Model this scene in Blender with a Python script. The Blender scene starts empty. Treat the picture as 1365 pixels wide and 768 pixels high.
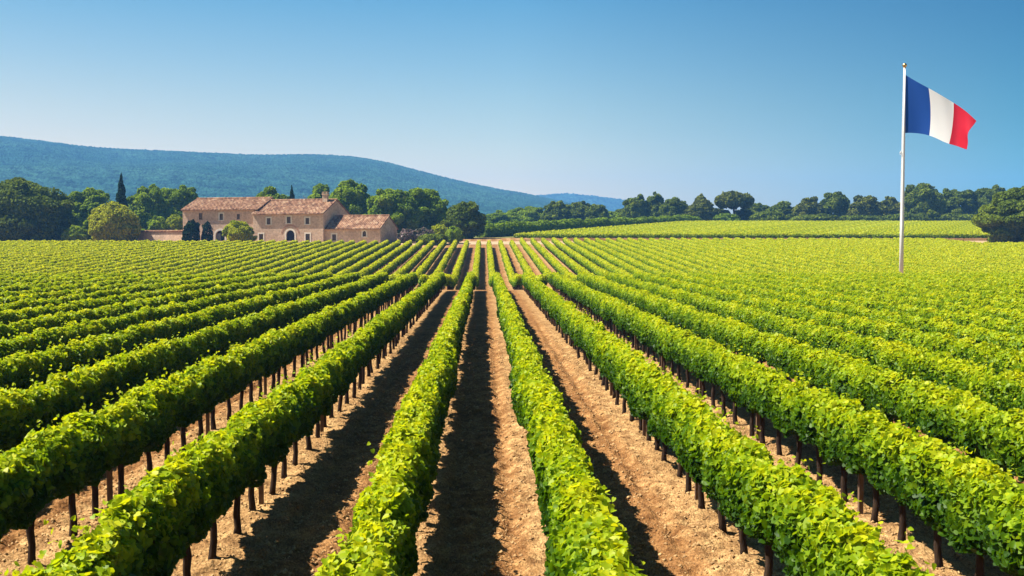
import bpy, math, random
import numpy as np
from mathutils import Vector, Matrix, Euler

# ------------------------------------------------------------------ camera, sky, sun, exposure
S = bpy.context.scene
COL = S.collection
F = 1400.0                       # focal length in pixels of the 1365 px wide photograph
CAM = Vector((0.0, 0.0, 3.96))
cam_data = bpy.data.cameras.new('camera')
cam_data.sensor_width = 36.0
cam_data.lens = F / 1365.0 * 36.0
cam_data.clip_start = 0.1
cam_data.clip_end = 30000
cam = bpy.data.objects.new('camera', cam_data)
COL.objects.link(cam)
cam.location = CAM
cam.rotation_euler = Euler((math.radians(90 - 2.577), 0, math.radians(-1.534)), 'XYZ')
S.camera = cam
RCAM = cam.rotation_euler.to_matrix()

SUN_EL = math.radians(54)
SUN_AZ = math.radians(-85)        # clockwise from +Y, so the sun stands to the left and a little beyond
sun_from = Vector((math.sin(SUN_AZ) * math.cos(SUN_EL), math.cos(SUN_AZ) * math.cos(SUN_EL), math.sin(SUN_EL)))

SKY = [(0.0, (1.46, 0.86, 0.38)), (0.06, (1.40, 0.845, 0.395)), (0.10, (1.06, 0.75, 0.445)), (0.161, (0.70, 0.655, 0.485)), (0.225, (0.37, 0.56, 0.50)), (1.0, (0.36, 0.50, 0.48))]
W = bpy.data.worlds.new('World')
S.world = W
W.use_nodes = True
wn, wl = W.node_tree.nodes, W.node_tree.links
bg = wn['Background']
sky = wn.new('ShaderNodeTexSky')
sky.sky_type = 'NISHITA'
sky.sun_disc = False
sky.sun_elevation = SUN_EL
sky.sun_rotation = SUN_AZ
sky.altitude = 200
sky.air_density = 1.0
sky.dust_density = 0.6
sky.ozone_density = 2.5
hs = wn.new('ShaderNodeHueSaturation')
hs.inputs['Saturation'].default_value = 1.15
wl.new(sky.outputs[0], hs.inputs['Color'])
tcw = wn.new('ShaderNodeTexCoord'); sxw = wn.new('ShaderNodeSeparateXYZ')
wl.new(tcw.outputs['Generated'], sxw.inputs[0])
rw = wn.new('ShaderNodeValToRGB')                    # clear southern sky: milky at the horizon, deepening quickly with height
el_ = rw.color_ramp.elements
for k_ in range(4): el_.new(0.5)
for e_, (p_, c_) in zip(el_, SKY): e_.position = p_; e_.color = (*c_, 1)
wl.new(sxw.outputs['Z'], rw.inputs[0])
rx = wn.new('ShaderNodeValToRGB'); ex = rx.color_ramp.elements; ex.new(0.5)   # brighter towards the sun, deeper away from it
for e_, (p_, c_) in zip(ex, [(0.29, (1.0, 0.92, 0.90)), (0.515, (0.85, 0.92, 0.95)), (0.73, (0.11, 0.375, 0.50))]): e_.position = p_; e_.color = (*c_, 1)
mx_ = wn.new('ShaderNodeMath'); mx_.operation = 'MULTIPLY_ADD'; mx_.inputs[1].default_value = 0.5; mx_.inputs[2].default_value = 0.5
wl.new(sxw.outputs['X'], mx_.inputs[0]); wl.new(mx_.outputs[0], rx.inputs[0])
m2 = wn.new('ShaderNodeMix'); m2.data_type = 'RGBA'; m2.blend_type = 'MULTIPLY'; m2.inputs['Factor'].default_value = 1.0
wl.new(rw.outputs[0], m2.inputs[6]); wl.new(rx.outputs[0], m2.inputs[7])
mw = wn.new('ShaderNodeMix'); mw.data_type = 'RGBA'; mw.blend_type = 'MULTIPLY'; mw.inputs['Factor'].default_value = 1.0
wl.new(hs.outputs[0], mw.inputs[6]); wl.new(m2.outputs[2], mw.inputs[7])
wl.new(mw.outputs[2], bg.inputs['Color'])
bg.inputs['Strength'].default_value = 0.092

sd = bpy.data.lights.new('sun', 'SUN')
sd.energy = 5.0
sd.angle = math.radians(0.5)
sd.color = (1.0, 0.93, 0.82)
sun = bpy.data.objects.new('sun', sd)
COL.objects.link(sun)
sun.rotation_euler = (-sun_from).to_track_quat('-Z', 'Y').to_euler()
sun.location = (-60, 20, 60)

S.view_settings.view_transform = 'Standard'
S.view_settings.look = 'None'
S.view_settings.gamma = 1.0
S.view_settings.exposure = 1.45
S.view_settings.use_curve_mapping = False
S.cycles.max_bounces = 6
S.cycles.diffuse_bounces = 3
S.cycles.glossy_bounces = 2
S.cycles.transmission_bounces = 3
S.cycles.volume_bounces = 0
S.cycles.use_denoising = True

def world_at(px, py, Y):
    """The point seen at pixel (px, py) of the 1365x768 photograph at the distance Y along the rows."""
    d = RCAM @ Vector(((px - 682.5) / F, -(py - 384) / F, -1.0))
    return CAM + d * (Y / d.y)

# ------------------------------------------------------------------ helpers
def tag(o, label, cat=None, group=None, kind=None):
    o['label'] = label
    if cat: o['category'] = cat
    if group: o['group'] = group
    if kind: o['kind'] = kind
    return o

def empty(name, loc, label, cat, group=None, rz=0.0):
    o = bpy.data.objects.new(name, None)
    o.empty_display_size = 0.3
    COL.objects.link(o)
    o.location = loc
    o.rotation_euler = (0, 0, rz)
    return tag(o, label, cat, group)

def link(name, me, parent=None, loc=(0, 0, 0)):
    o = bpy.data.objects.new(name, me)
    COL.objects.link(o)
    o.location = loc
    if parent: o.parent = parent
    return o

def np_mesh(name, V, faces_flat, sizes, mat, tint=None, smooth=False, grow=None):
    """Mesh from numpy arrays (vertices, concatenated face indices, face sizes)."""
    me = bpy.data.meshes.new(name)
    V = np.ascontiguousarray(V, dtype=np.float32)
    faces_flat = np.ascontiguousarray(faces_flat, dtype=np.int32)
    sizes = np.ascontiguousarray(sizes, dtype=np.int32)
    me.vertices.add(len(V))
    me.vertices.foreach_set('co', V.ravel())
    me.loops.add(len(faces_flat))
    me.loops.foreach_set('vertex_index', faces_flat)
    me.polygons.add(len(sizes))
    starts = np.zeros(len(sizes), np.int32)
    starts[1:] = np.cumsum(sizes)[:-1]
    me.polygons.foreach_set('loop_start', starts)
    me.polygons.foreach_set('loop_total', sizes)
    if smooth:
        me.polygons.foreach_set('use_smooth', np.ones(len(sizes), bool))
    me.update(calc_edges=True)
    if tint is not None:
        a = me.attributes.new('tint', 'FLOAT', 'POINT')
        a.data.foreach_set('value', np.ascontiguousarray(tint, dtype=np.float32))
    me.materials.append(mat)
    return me

class MB:
    """Collects simple shapes and builds ONE mesh."""
    def __init__(s): s.v = []; s.f = []
    def add(s, vs, fs):
        b = len(s.v); s.v += [tuple(p) for p in vs]; s.f += [tuple(i + b for i in f) for f in fs]
    def box(s, x0, x1, y0, y1, z0, z1):
        s.add([(x0,y0,z0),(x1,y0,z0),(x1,y1,z0),(x0,y1,z0),(x0,y0,z1),(x1,y0,z1),(x1,y1,z1),(x0,y1,z1)],
              [(3,2,1,0),(4,5,6,7),(0,1,5,4),(1,2,6,5),(2,3,7,6),(3,0,4,7)])
    def tube(s, pts, rad, n=8, cap=True):
        pts = [Vector(p) for p in pts]; vs = []; fs = []
        for i, p in enumerate(pts):
            d = (pts[min(i+1, len(pts)-1)] - pts[max(i-1, 0)]).normalized()
            a = d.cross(Vector((0.31, 0.95, 0.05))).normalized(); b = d.cross(a)
            r = rad[i] if hasattr(rad, '__len__') else rad
            for k in range(n):
                t = 2 * math.pi * k / n
                vs.append(p + a * (r * math.cos(t)) + b * (r * math.sin(t)))
        for i in range(len(pts) - 1):
            for k in range(n):
                fs.append((i*n+k, i*n+(k+1) % n, (i+1)*n+(k+1) % n, (i+1)*n+k))
        if cap:
            fs.append(tuple(range(n-1, -1, -1))); fs.append(tuple(range((len(pts)-1)*n, len(pts)*n)))
        s.add(vs, fs)
    def build(s, name, mat, parent=None, smooth=False, loc=(0, 0, 0)):
        me = s.mesh(name, mat, smooth)
        return link(name, me, parent, loc)
    def mesh(s, name, mat, smooth=False):
        me = bpy.data.meshes.new(name); me.from_pydata(s.v, [], s.f)
        if smooth:
            for p in me.polygons: p.use_smooth = True
        me.update(); me.materials.append(mat)
        return me

def smooth01(t):
    t = np.clip(t, 0, 1); return t * t * (3 - 2 * t)

class Noise:
    """Tileable 2-D value noise."""
    def __init__(s, seed, n=256):
        s.g = np.random.default_rng(seed).random((n, n)); s.n = n
    def __call__(s, x, y):
        xi = np.floor(x).astype(int); yi = np.floor(y).astype(int)
        fx = x - xi; fy = y - yi
        fx = fx*fx*(3-2*fx); fy = fy*fy*(3-2*fy)
        n = s.n; g = s.g
        a = g[xi % n, yi % n]; b = g[(xi+1) % n, yi % n]; c = g[xi % n, (yi+1) % n]; d = g[(xi+1) % n, (yi+1) % n]
        return (a*(1-fx)+b*fx)*(1-fy) + (c*(1-fx)+d*fx)*fy - 0.5

N1, N2, N3 = Noise(1), Noise(2), Noise(3)

# terrain: flat near block, a shallow dip, a long rise, then the farm's level and the upper field
GY = np.array([-400, 84, 92, 104, 116, 130, 207, 228, 240, 300, 9000], float)
GL = np.array([0, 0, -0.35, -1.15, -1.32, -0.80, 2.70, 4.20, 4.50, 4.6, 5.0], float)
GYR = np.array([-400, 84, 92, 104, 116, 130, 207, 228, 330, 350, 9000], float)
GR = np.array([0, 0, -0.35, -1.15, -1.32, -0.80, 2.70, 4.10, 8.7, 9.0, 9.0], float)
def terrain(x, y):
    x = np.asarray(x, float); y = np.asarray(y, float)
    k = smooth01((x + 25) / 40.0)
    left = np.interp(y, GY, GL)
    kl = smooth01((-46 - x) / 14.0)                       # on the far left the land levels off behind the rows
    left = left * (1 - kl) + np.minimum(left, 2.70 + np.clip(y - 207, 0, 60) * 0.006) * kl
    return left * (1 - k) + np.interp(y, GYR, GR) * k
def gz(x, y): return float(terrain(x, y))

ROW0, SP = -0.045, 2.19            # rows stand at ROW0 +- (k - 0.5) * SP
def row_x(i):                      # i = ..., -2, -1, 1, 2, ...
    k = abs(i)
    if k <= 2: return {-1: -1.0, -2: -3.31, 1: 0.98, 2: 3.22}[int(math.copysign(k, i))]
    return ROW0 + (k - 0.5) * SP * (1 if i > 0 else -1)

# ------------------------------------------------------------------ materials
def new_mat(name):
    m = bpy.data.materials.new(name); m.use_nodes = True
    nt = m.node_tree
    return m, nt.nodes, nt.links, nt.nodes['Principled BSDF']

def ramp(n, stops):
    r = n.new('ShaderNodeValToRGB')
    el = r.color_ramp.elements
    while len(el) < len(stops): el.new(0.5)
    for e, (p, c) in zip(el, stops):
        e.position = p; e.color = (c[0], c[1], c[2], 1)
    return r

def tex_noise(n, l, vec, scale, detail=4, rough=0.55):
    t = n.new('ShaderNodeTexNoise'); t.inputs['Scale'].default_value = scale
    t.inputs['Detail'].default_value = detail; t.inputs['Roughness'].default_value = rough
    if vec is not None: l.new(vec, t.inputs['Vector'])
    return t

def leaf_mat(name, stops, trans=0.4, tcol=(1.35, 1.25, 0.5), spec=0.35, rough=0.45):
    """Leaf: a matt sheet with a soft sheen that also lets light through; the tint varies leaf by leaf."""
    m, n, l, p = new_mat(name)
    at = n.new('ShaderNodeAttribute'); at.attribute_name = 'tint'
    r = ramp(n, stops); l.new(at.outputs['Fac'], r.inputs[0])
    l.new(r.outputs[0], p.inputs['Base Color'])
    p.inputs['Roughness'].default_value = rough
    p.inputs['Specular IOR Level'].default_value = spec
    tr = n.new('ShaderNodeBsdfTranslucent')
    mul = n.new('ShaderNodeMix'); mul.data_type = 'RGBA'; mul.blend_type = 'MULTIPLY'
    mul.inputs['Factor'].default_value = 1.0
    l.new(r.outputs[0], mul.inputs[6]); mul.inputs[7].default_value = (*tcol, 1)
    l.new(mul.outputs[2], tr.inputs['Color'])
    mx = n.new('ShaderNodeMixShader'); mx.inputs[0].default_value = trans
    l.new(p.outputs[0], mx.inputs[1]); l.new(tr.outputs[0], mx.inputs[2])
    l.new(mx.outputs[0], n['Material Output'].inputs['Surface'])
    return m

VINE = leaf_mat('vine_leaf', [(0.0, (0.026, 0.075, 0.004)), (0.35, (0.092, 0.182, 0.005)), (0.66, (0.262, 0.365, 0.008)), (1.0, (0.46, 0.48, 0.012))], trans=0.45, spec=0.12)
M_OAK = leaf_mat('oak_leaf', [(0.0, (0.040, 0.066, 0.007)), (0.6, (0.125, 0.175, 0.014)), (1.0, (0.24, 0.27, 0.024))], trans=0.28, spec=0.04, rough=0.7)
M_GREEN = leaf_mat('green_leaf', [(0.0, (0.068, 0.125, 0.008)), (0.6, (0.19, 0.285, 0.015)), (1.0, (0.31, 0.38, 0.022))], trans=0.36, spec=0.04, rough=0.7)
M_YELLOW = leaf_mat('yellow_leaf', [(0.0, (0.14, 0.18, 0.008)), (0.6, (0.36, 0.38, 0.014)), (1.0, (0.54, 0.52, 0.022))], trans=0.25, spec=0.04, rough=0.7)
M_LIME = leaf_mat('lime_leaf', [(0.0, (0.13, 0.19, 0.008)), (0.6, (0.34, 0.38, 0.015)), (1.0, (0.48, 0.47, 0.02))], trans=0.3, spec=0.04, rough=0.7)
M_CYP = leaf_mat('cypress_leaf', [(0.0, (0.010, 0.024, 0.006)), (1.0, (0.030, 0.058, 0.012))], trans=0.05, spec=0.03, rough=0.8)
M_PINE = leaf_mat('pine_leaf', [(0.0, (0.035, 0.055, 0.012)), (1.0, (0.19, 0.21, 0.024))], trans=0.2, spec=0.04, rough=0.7)
M_OLEANDER = leaf_mat('oleander_bloom', [(0.0, (0.05, 0.075, 0.02)), (0.45, (0.10, 0.11, 0.045)), (0.6, (0.20, 0.13, 0.12)), (1.0, (0.34, 0.24, 0.23))], trans=0.2, tcol=(1, 0.9, 0.9))

def bark_mat(name, c0, c1):
    m, n, l, p = new_mat(name)
    tc = n.new('ShaderNodeTexCoord')
    mp = n.new('ShaderNodeMapping'); mp.inputs['Scale'].default_value = (18, 18, 4); l.new(tc.outputs['Object'], mp.inputs[0])
    t = tex_noise(n, l, mp.outputs[0], 1.6, 5, 0.65)
    r = ramp(n, [(0.3, c0), (0.7, c1)]); l.new(t.outputs[0], r.inputs[0]); l.new(r.outputs[0], p.inputs['Base Color'])
    b = n.new('ShaderNodeBump'); b.inputs['Strength'].default_value = 0.8; b.inputs['Distance'].default_value = 0.02
    l.new(t.outputs[0], b.inputs['Height']); l.new(b.outputs[0], p.inputs['Normal'])
    p.inputs['Roughness'].default_value = 0.95; p.inputs['Specular IOR Level'].default_value = 0.1
    return m
BARK = bark_mat('vine_bark', (0.016, 0.010, 0.007), (0.055, 0.034, 0.022))
STAKE = bark_mat('stake_wood', (0.09, 0.055, 0.035), (0.19, 0.12, 0.08))
TREEBARK = bark_mat('tree_bark', (0.05, 0.036, 0.026), (0.13, 0.095, 0.07))

def ground_mat():
    m, n, l, p = new_mat('soil_and_grass')
    g = n.new('ShaderNodeNewGeometry'); pos = g.outputs['Position']
    big = tex_noise(n, l, pos, 0.35, 4, 0.6)
    mid = tex_noise(n, l, pos, 3.2, 6, 0.7)
    fine = tex_noise(n, l, pos, 34.0, 4, 0.7)
    mpx = n.new('ShaderNodeMapping'); mpx.inputs['Scale'].default_value = (46, 17, 30); mpx.inputs['Rotation'].default_value = (0, 0, 0.5)
    l.new(pos, mpx.inputs[0])
    straw = tex_noise(n, l, mpx.outputs[0], 1.0, 3, 0.6)
    vor = n.new('ShaderNodeTexVoronoi'); vor.inputs['Scale'].default_value = 17.0; l.new(pos, vor.inputs['Vector'])
    r1 = ramp(n, [(0.28, (0.13, 0.064, 0.026)), (0.5, (0.31, 0.176, 0.074)), (0.72, (0.53, 0.338, 0.150))]); l.new(mid.outputs[0], r1.inputs[0])
    r2 = ramp(n, [(0.3, (0.55, 0.52, 0.50)), (0.55, (1, 1, 1)), (0.75, (1.3, 1.28, 1.2))]); l.new(fine.outputs[0], r2.inputs[0])
    r3 = ramp(n, [(0.36, (0.72, 0.68, 0.64)), (0.5, (1, 1, 1)), (0.66, (1.32, 1.36, 1.38))]); l.new(straw.outputs[0], r3.inputs[0])
    r4 = ramp(n, [(0.3, (0.80, 0.76, 0.72)), (0.7, (1.15, 1.16, 1.16))]); l.new(big.outputs[0], r4.inputs[0])
    c = r1.outputs[0]
    for rr in (r2, r3, r4):
        mu = n.new('ShaderNodeMix'); mu.data_type = 'RGBA'; mu.blend_type = 'MULTIPLY'; mu.inputs['Factor'].default_value = 1.0
        l.new(c, mu.inputs[6]); l.new(rr.outputs[0], mu.inputs[7]); c = mu.outputs[2]
    # dry straw lies along the foot of the rows, bare tilled soil between them
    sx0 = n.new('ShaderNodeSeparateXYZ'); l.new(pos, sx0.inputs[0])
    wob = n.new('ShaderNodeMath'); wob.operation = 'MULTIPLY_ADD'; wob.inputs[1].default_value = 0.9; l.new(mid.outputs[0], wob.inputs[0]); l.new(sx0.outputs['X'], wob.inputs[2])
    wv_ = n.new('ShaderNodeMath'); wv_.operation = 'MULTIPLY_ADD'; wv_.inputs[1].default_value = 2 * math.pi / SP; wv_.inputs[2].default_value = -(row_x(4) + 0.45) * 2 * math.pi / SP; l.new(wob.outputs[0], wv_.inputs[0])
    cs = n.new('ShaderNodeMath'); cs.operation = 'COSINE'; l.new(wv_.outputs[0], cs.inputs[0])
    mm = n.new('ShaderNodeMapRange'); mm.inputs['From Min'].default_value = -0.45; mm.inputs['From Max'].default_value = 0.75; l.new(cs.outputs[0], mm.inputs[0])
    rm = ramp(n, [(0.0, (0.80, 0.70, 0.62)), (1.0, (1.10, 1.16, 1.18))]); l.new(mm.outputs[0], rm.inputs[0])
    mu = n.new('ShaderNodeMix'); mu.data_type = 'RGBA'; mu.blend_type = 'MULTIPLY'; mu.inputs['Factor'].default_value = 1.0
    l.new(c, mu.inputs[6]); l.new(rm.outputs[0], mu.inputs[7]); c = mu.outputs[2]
    # grass beyond the vineyard
    gr = ramp(n, [(0.3, (0.06, 0.085, 0.02)), (0.7, (0.14, 0.15, 0.045))]); l.new(mid.outputs[0], gr.inputs[0])
    sx = n.new('ShaderNodeSeparateXYZ'); l.new(pos, sx.inputs[0])
    ad = n.new('ShaderNodeMath'); ad.operation = 'MULTIPLY_ADD'; ad.inputs[1].default_value = 14.0; l.new(big.outputs[0], ad.inputs[0]); l.new(sx.outputs['Y'], ad.inputs[2])
    mr = n.new('ShaderNodeMapRange'); mr.inputs['From Min'].default_value = 243; mr.inputs['From Max'].default_value = 252; l.new(ad.outputs[0], mr.inputs[0])
    mg = n.new('ShaderNodeMix'); mg.data_type = 'RGBA'; l.new(mr.outputs[0], mg.inputs['Factor']); l.new(c, mg.inputs[6]); l.new(gr.outputs[0], mg.inputs[7])
    l.new(mg.outputs[2], p.inputs['Base Color'])
    sm = n.new('ShaderNodeMath'); sm.operation = 'MULTIPLY_ADD'; sm.inputs[1].default_value = 0.6; l.new(fine.outputs[0], sm.inputs[0]); l.new(mid.outputs[0], sm.inputs[2])
    s2 = n.new('ShaderNodeMath'); s2.operation = 'MULTIPLY_ADD'; s2.inputs[1].default_value = -0.7; l.new(vor.outputs['Distance'], s2.inputs[0]); l.new(sm.outputs[0], s2.inputs[2])
    s3 = n.new('ShaderNodeMath'); s3.operation = 'MULTIPLY_ADD'; s3.inputs[1].default_value = 0.5; l.new(straw.outputs[0], s3.inputs[0]); l.new(s2.outputs[0], s3.inputs[2])
    b = n.new('ShaderNodeBump'); b.inputs['Strength'].default_value = 0.75; b.inputs['Distance'].default_value = 0.05
    l.new(s3.outputs[0], b.inputs['Height']); l.new(b.outputs[0], p.inputs['Normal'])
    p.inputs['Roughness'].default_value = 1.0; p.inputs['Specular IOR Level'].default_value = 0.05
    return m
GROUND = ground_mat()

def simple_mat(name, c0, c1, scale, bump=0.3, dist=0.02, rough=0.9, spec=0.2, coord='Object'):
    m, n, l, p = new_mat(name)
    tc = n.new('ShaderNodeTexCoord')
    t = tex_noise(n, l, tc.outputs[coord], scale, 6, 0.65)
    r = ramp(n, [(0.3, c0), (0.7, c1)]); l.new(t.outputs[0], r.inputs[0]); l.new(r.outputs[0], p.inputs['Base Color'])
    if bump:
        b = n.new('ShaderNodeBump'); b.inputs['Strength'].default_value = bump; b.inputs['Distance'].default_value = dist
        l.new(t.outputs[0], b.inputs['Height']); l.new(b.outputs[0], p.inputs['Normal'])
    p.inputs['Roughness'].default_value = rough; p.inputs['Specular IOR Level'].default_value = spec
    return m
CLOD = simple_mat('soil_clod', (0.13, 0.065, 0.026), (0.52, 0.34, 0.16), 3.0, 0, coord='Object', spec=0.05)
ROADM = simple_mat('road_dirt', (0.30, 0.20, 0.115), (0.40, 0.29, 0.175), 0.8, 0.3, 0.05, spec=0.05)
FRAME_STONE = simple_mat('pale_dressed_stone', (0.66, 0.60, 0.50), (0.80, 0.74, 0.63), 2.0, 0.2)
DOORWOOD = simple_mat('grey_door_wood', (0.16, 0.17, 0.17), (0.26, 0.27, 0.27), 3.0, 0.2)
DOORWAY_SHADE = simple_mat('doorway_shade', (0.012, 0.010, 0.008), (0.03, 0.024, 0.02), 3.0, 0.2)  # near-black colour stands in for the shade inside open doorways
SHUTTER = simple_mat('dark_joinery', (0.05, 0.040, 0.032), (0.10, 0.08, 0.06), 3.0, 0.2)
METALW = simple_mat('white_painted_metal', (0.74, 0.75, 0.76), (0.82, 0.82, 0.82), 1.5, 0, rough=0.35, spec=0.5)
CORD = simple_mat('halyard_cord', (0.5, 0.5, 0.48), (0.6, 0.6, 0.58), 6, 0)

def glass_mat():
    m, n, l, p = new_mat('window_glass')
    p.inputs['Base Color'].default_value = (0.02, 0.022, 0.025, 1); p.inputs['Roughness'].default_value = 0.12
    p.inputs['Specular IOR Level'].default_value = 0.5
    return m
GLASS = glass_mat()
def gold_mat():
    m, n, l, p = new_mat('brass')
    p.inputs['Base Color'].default_value = (0.62, 0.42, 0.16, 1); p.inputs['Metallic'].default_value = 1; p.inputs['Roughness'].default_value = 0.35
    return m
BRASS = gold_mat()

def wall_mat():
    m, n, l, p = new_mat('ochre_stone_render')
    tc = n.new('ShaderNodeTexCoord'); v = tc.outputs['Object']
    a = tex_noise(n, l, v, 0.35, 5, 0.6); b_ = tex_noise(n, l, v, 2.6, 5, 0.7)
    vo = n.new('ShaderNodeTexVoronoi'); vo.inputs['Scale'].default_value = 2.4; l.new(v, vo.inputs['Vector'])
    r1 = ramp(n, [(0.3, (0.50, 0.365, 0.265)), (0.7, (0.70, 0.53, 0.40))]); l.new(a.outputs[0], r1.inputs[0])
    r2 = ramp(n, [(0.3, (0.70, 0.66, 0.62)), (0.65, (1.12, 1.12, 1.1))]); l.new(b_.outputs[0], r2.inputs[0])
    r3 = ramp(n, [(0.0, (0.85, 0.84, 0.83)), (1.0, (1.1, 1.08, 1.06))]); l.new(vo.outputs['Color'], r3.inputs[0])
    c = r1.outputs[0]
    for rr in (r2, r3):
        mu = n.new('ShaderNodeMix'); mu.data_type = 'RGBA'; mu.blend_type = 'MULTIPLY'; mu.inputs['Factor'].default_value = 1.0
        l.new(c, mu.inputs[6]); l.new(rr.outputs[0], mu.inputs[7]); c = mu.outputs[2]
    l.new(c, p.inputs['Base Color'])
    b = n.new('ShaderNodeBump'); b.inputs['Strength'].default_value = 0.5; b.inputs['Distance'].default_value = 0.06
    l.new(b_.outputs[0], b.inputs['Height']); l.new(b.outputs[0], p.inputs['Normal'])
    p.inputs['Roughness'].default_value = 0.95; p.inputs['Specular IOR Level'].default_value = 0.1
    return m
WALL = wall_mat()
def tile_mat():
    m, n, l, p = new_mat('canal_tiles')
    tc = n.new('ShaderNodeTexCoord'); v = tc.outputs['Object']
    mp = n.new('ShaderNodeMapping'); mp.inputs['Scale'].default_value = (2.3, 1.6, 0.01); l.new(v, mp.inputs[0])
    vo = n.new('ShaderNodeTexVoronoi'); vo.inputs['Scale'].default_value = 1.0; vo.inputs['Randomness'].default_value = 0.35; l.new(mp.outputs[0], vo.inputs['Vector'])
    sp = n.new('ShaderNodeSeparateColor'); l.new(vo.outputs['Color'], sp.inputs[0])
    a = tex_noise(n, l, v, 0.5, 5, 0.65)
    r1 = ramp(n, [(0.0, (0.16, 0.080, 0.046)), (0.45, (0.29, 0.155, 0.088)), (0.8, (0.36, 0.21, 0.125)), (1.0, (0.44, 0.30, 0.19))]); l.new(sp.outputs[0], r1.inputs[0])
    r2 = ramp(n, [(0.3, (0.72, 0.70, 0.68)), (0.7, (1.12, 1.12, 1.12))]); l.new(a.outputs[0], r2.inputs[0])
    mu = n.new('ShaderNodeMix'); mu.data_type = 'RGBA'; mu.blend_type = 'MULTIPLY'; mu.inputs['Factor'].default_value = 1.0
    l.new(r1.outputs[0], mu.inputs[6]); l.new(r2.outputs[0], mu.inputs[7]); l.new(mu.outputs[2], p.inputs['Base Color'])
    p.inputs['Roughness'].default_value = 0.9; p.inputs['Specular IOR Level'].default_value = 0.15
    return m
TILE = tile_mat()
def flag_mat():
    m, n, l, p = new_mat('tricolour_cloth')
    at = n.new('ShaderNodeAttribute'); at.attribute_name = 'tint'
    r = ramp(n, [(0.0, (0.008, 0.065, 0.32)), (1/3, (0.82, 0.82, 0.83)), (2/3, (0.50, 0.007, 0.026))])
    r.color_ramp.interpolation = 'CONSTANT'
    l.new(at.outputs['Fac'], r.inputs[0]); l.new(r.outputs[0], p.inputs['Base Color'])
    p.inputs['Roughness'].default_value = 0.75; p.inputs['Specular IOR Level'].default_value = 0.2
    tr = n.new('ShaderNodeBsdfTranslucent'); l.new(r.outputs[0], tr.inputs['Color'])
    mx = n.new('ShaderNodeMixShader'); mx.inputs[0].default_value = 0.45
    l.new(p.outputs[0], mx.inputs[1]); l.new(tr.outputs[0], mx.inputs[2]); l.new(mx.outputs[0], n['Material Output'].inputs['Surface'])
    return m
FLAGM = flag_mat()
def hill_mat():
    m, n, l, p = new_mat('wooded_hill')
    g = n.new('ShaderNodeNewGeometry'); pos = g.outputs['Position']
    a = tex_noise(n, l, pos, 0.006, 5, 0.6); b_ = tex_noise(n, l, pos, 0.06, 4, 0.7)
    r1 = ramp(n, [(0.3, (0.009, 0.034, 0.026)), (0.7, (0.026, 0.066, 0.044))]); l.new(a.outputs[0], r1.inputs[0])  # some of the haze's blue is painted into the foliage colour
    r2 = ramp(n, [(0.35, (0.30, 0.30, 0.32)), (0.65, (1.8, 1.8, 1.7))]); l.new(b_.outputs[0], r2.inputs[0])
    mu = n.new('ShaderNodeMix'); mu.data_type = 'RGBA'; mu.blend_type = 'MULTIPLY'; mu.inputs['Factor'].default_value = 1.0
    l.new(r1.outputs[0], mu.inputs[6]); l.new(r2.outputs[0], mu.inputs[7]); l.new(mu.outputs[2], p.inputs['Base Color'])
    p.inputs['Roughness'].default_value = 1; p.inputs['Specular IOR Level'].default_value = 0
    return m
HILLM = hill_mat()

# ------------------------------------------------------------------ ground
def grid_mesh(name, xs, ys, Z, mat, smooth=True):
    X, Y = np.meshgrid(xs, ys)
    V = np.stack([X, Y, Z], -1).reshape(-1, 3)
    nx, ny = len(xs), len(ys)
    i = (np.arange(ny - 1)[:, None] * nx + np.arange(nx - 1)[None, :]).ravel()
    f = np.stack([i, i + 1, i + nx + 1, i + nx], -1).ravel()
    return np_mesh(name, V, f, np.full(len(i), 4), mat, smooth=smooth)

def soil_height(X, Y):
    Z = terrain(X, Y)
    near = smooth01((60 - Y) / 25) * smooth01((22 - np.abs(X)) / 6)
    ph = (X - row_x(1)) / SP * 2 * np.pi
    mound = 0.045 * np.cos(ph)
    a = (X - ROW0) / SP; a = np.abs(a - np.round(a)) * SP           # distance from the aisle's middle
    rut = -0.055 * np.exp(-((a - 0.42) / 0.10) ** 2) + 0.02 * np.exp(-((a - 0.60) / 0.06) ** 2) + 0.02 * np.exp(-((a - 0.25) / 0.06) ** 2)
    rough = 0.10 * N1(X * 1.1, Y * 0.8) + 0.075 * N2(X * 4.2, Y * 3.2) + 0.05 * N3(X * 11, Y * 9) + 0.03 * N1(X * 21, Y * 19)
    return Z + near * (mound + rut + rough * 1.15)

xs = np.concatenate([-np.geomspace(4300, 24, 36), np.linspace(-23, -12, 45), np.arange(-11.8, 11.81, 0.06), np.linspace(12, 23, 45), np.geomspace(24, 4300, 36)])
ys = np.concatenate([np.linspace(-90, 4, 6), np.arange(5, 24, 0.06), np.arange(24, 44, 0.12), np.arange(44, 84, 0.4), np.arange(84, 260, 2.0), np.geomspace(260, 4150, 44)])
X, Y = np.meshgrid(xs, ys)
ground = link('ground', grid_mesh('ground', xs, ys, soil_height(X, Y), GROUND))
tag(ground, 'tan tilled soil of the vineyard running back to grassy land', kind='structure')

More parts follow.
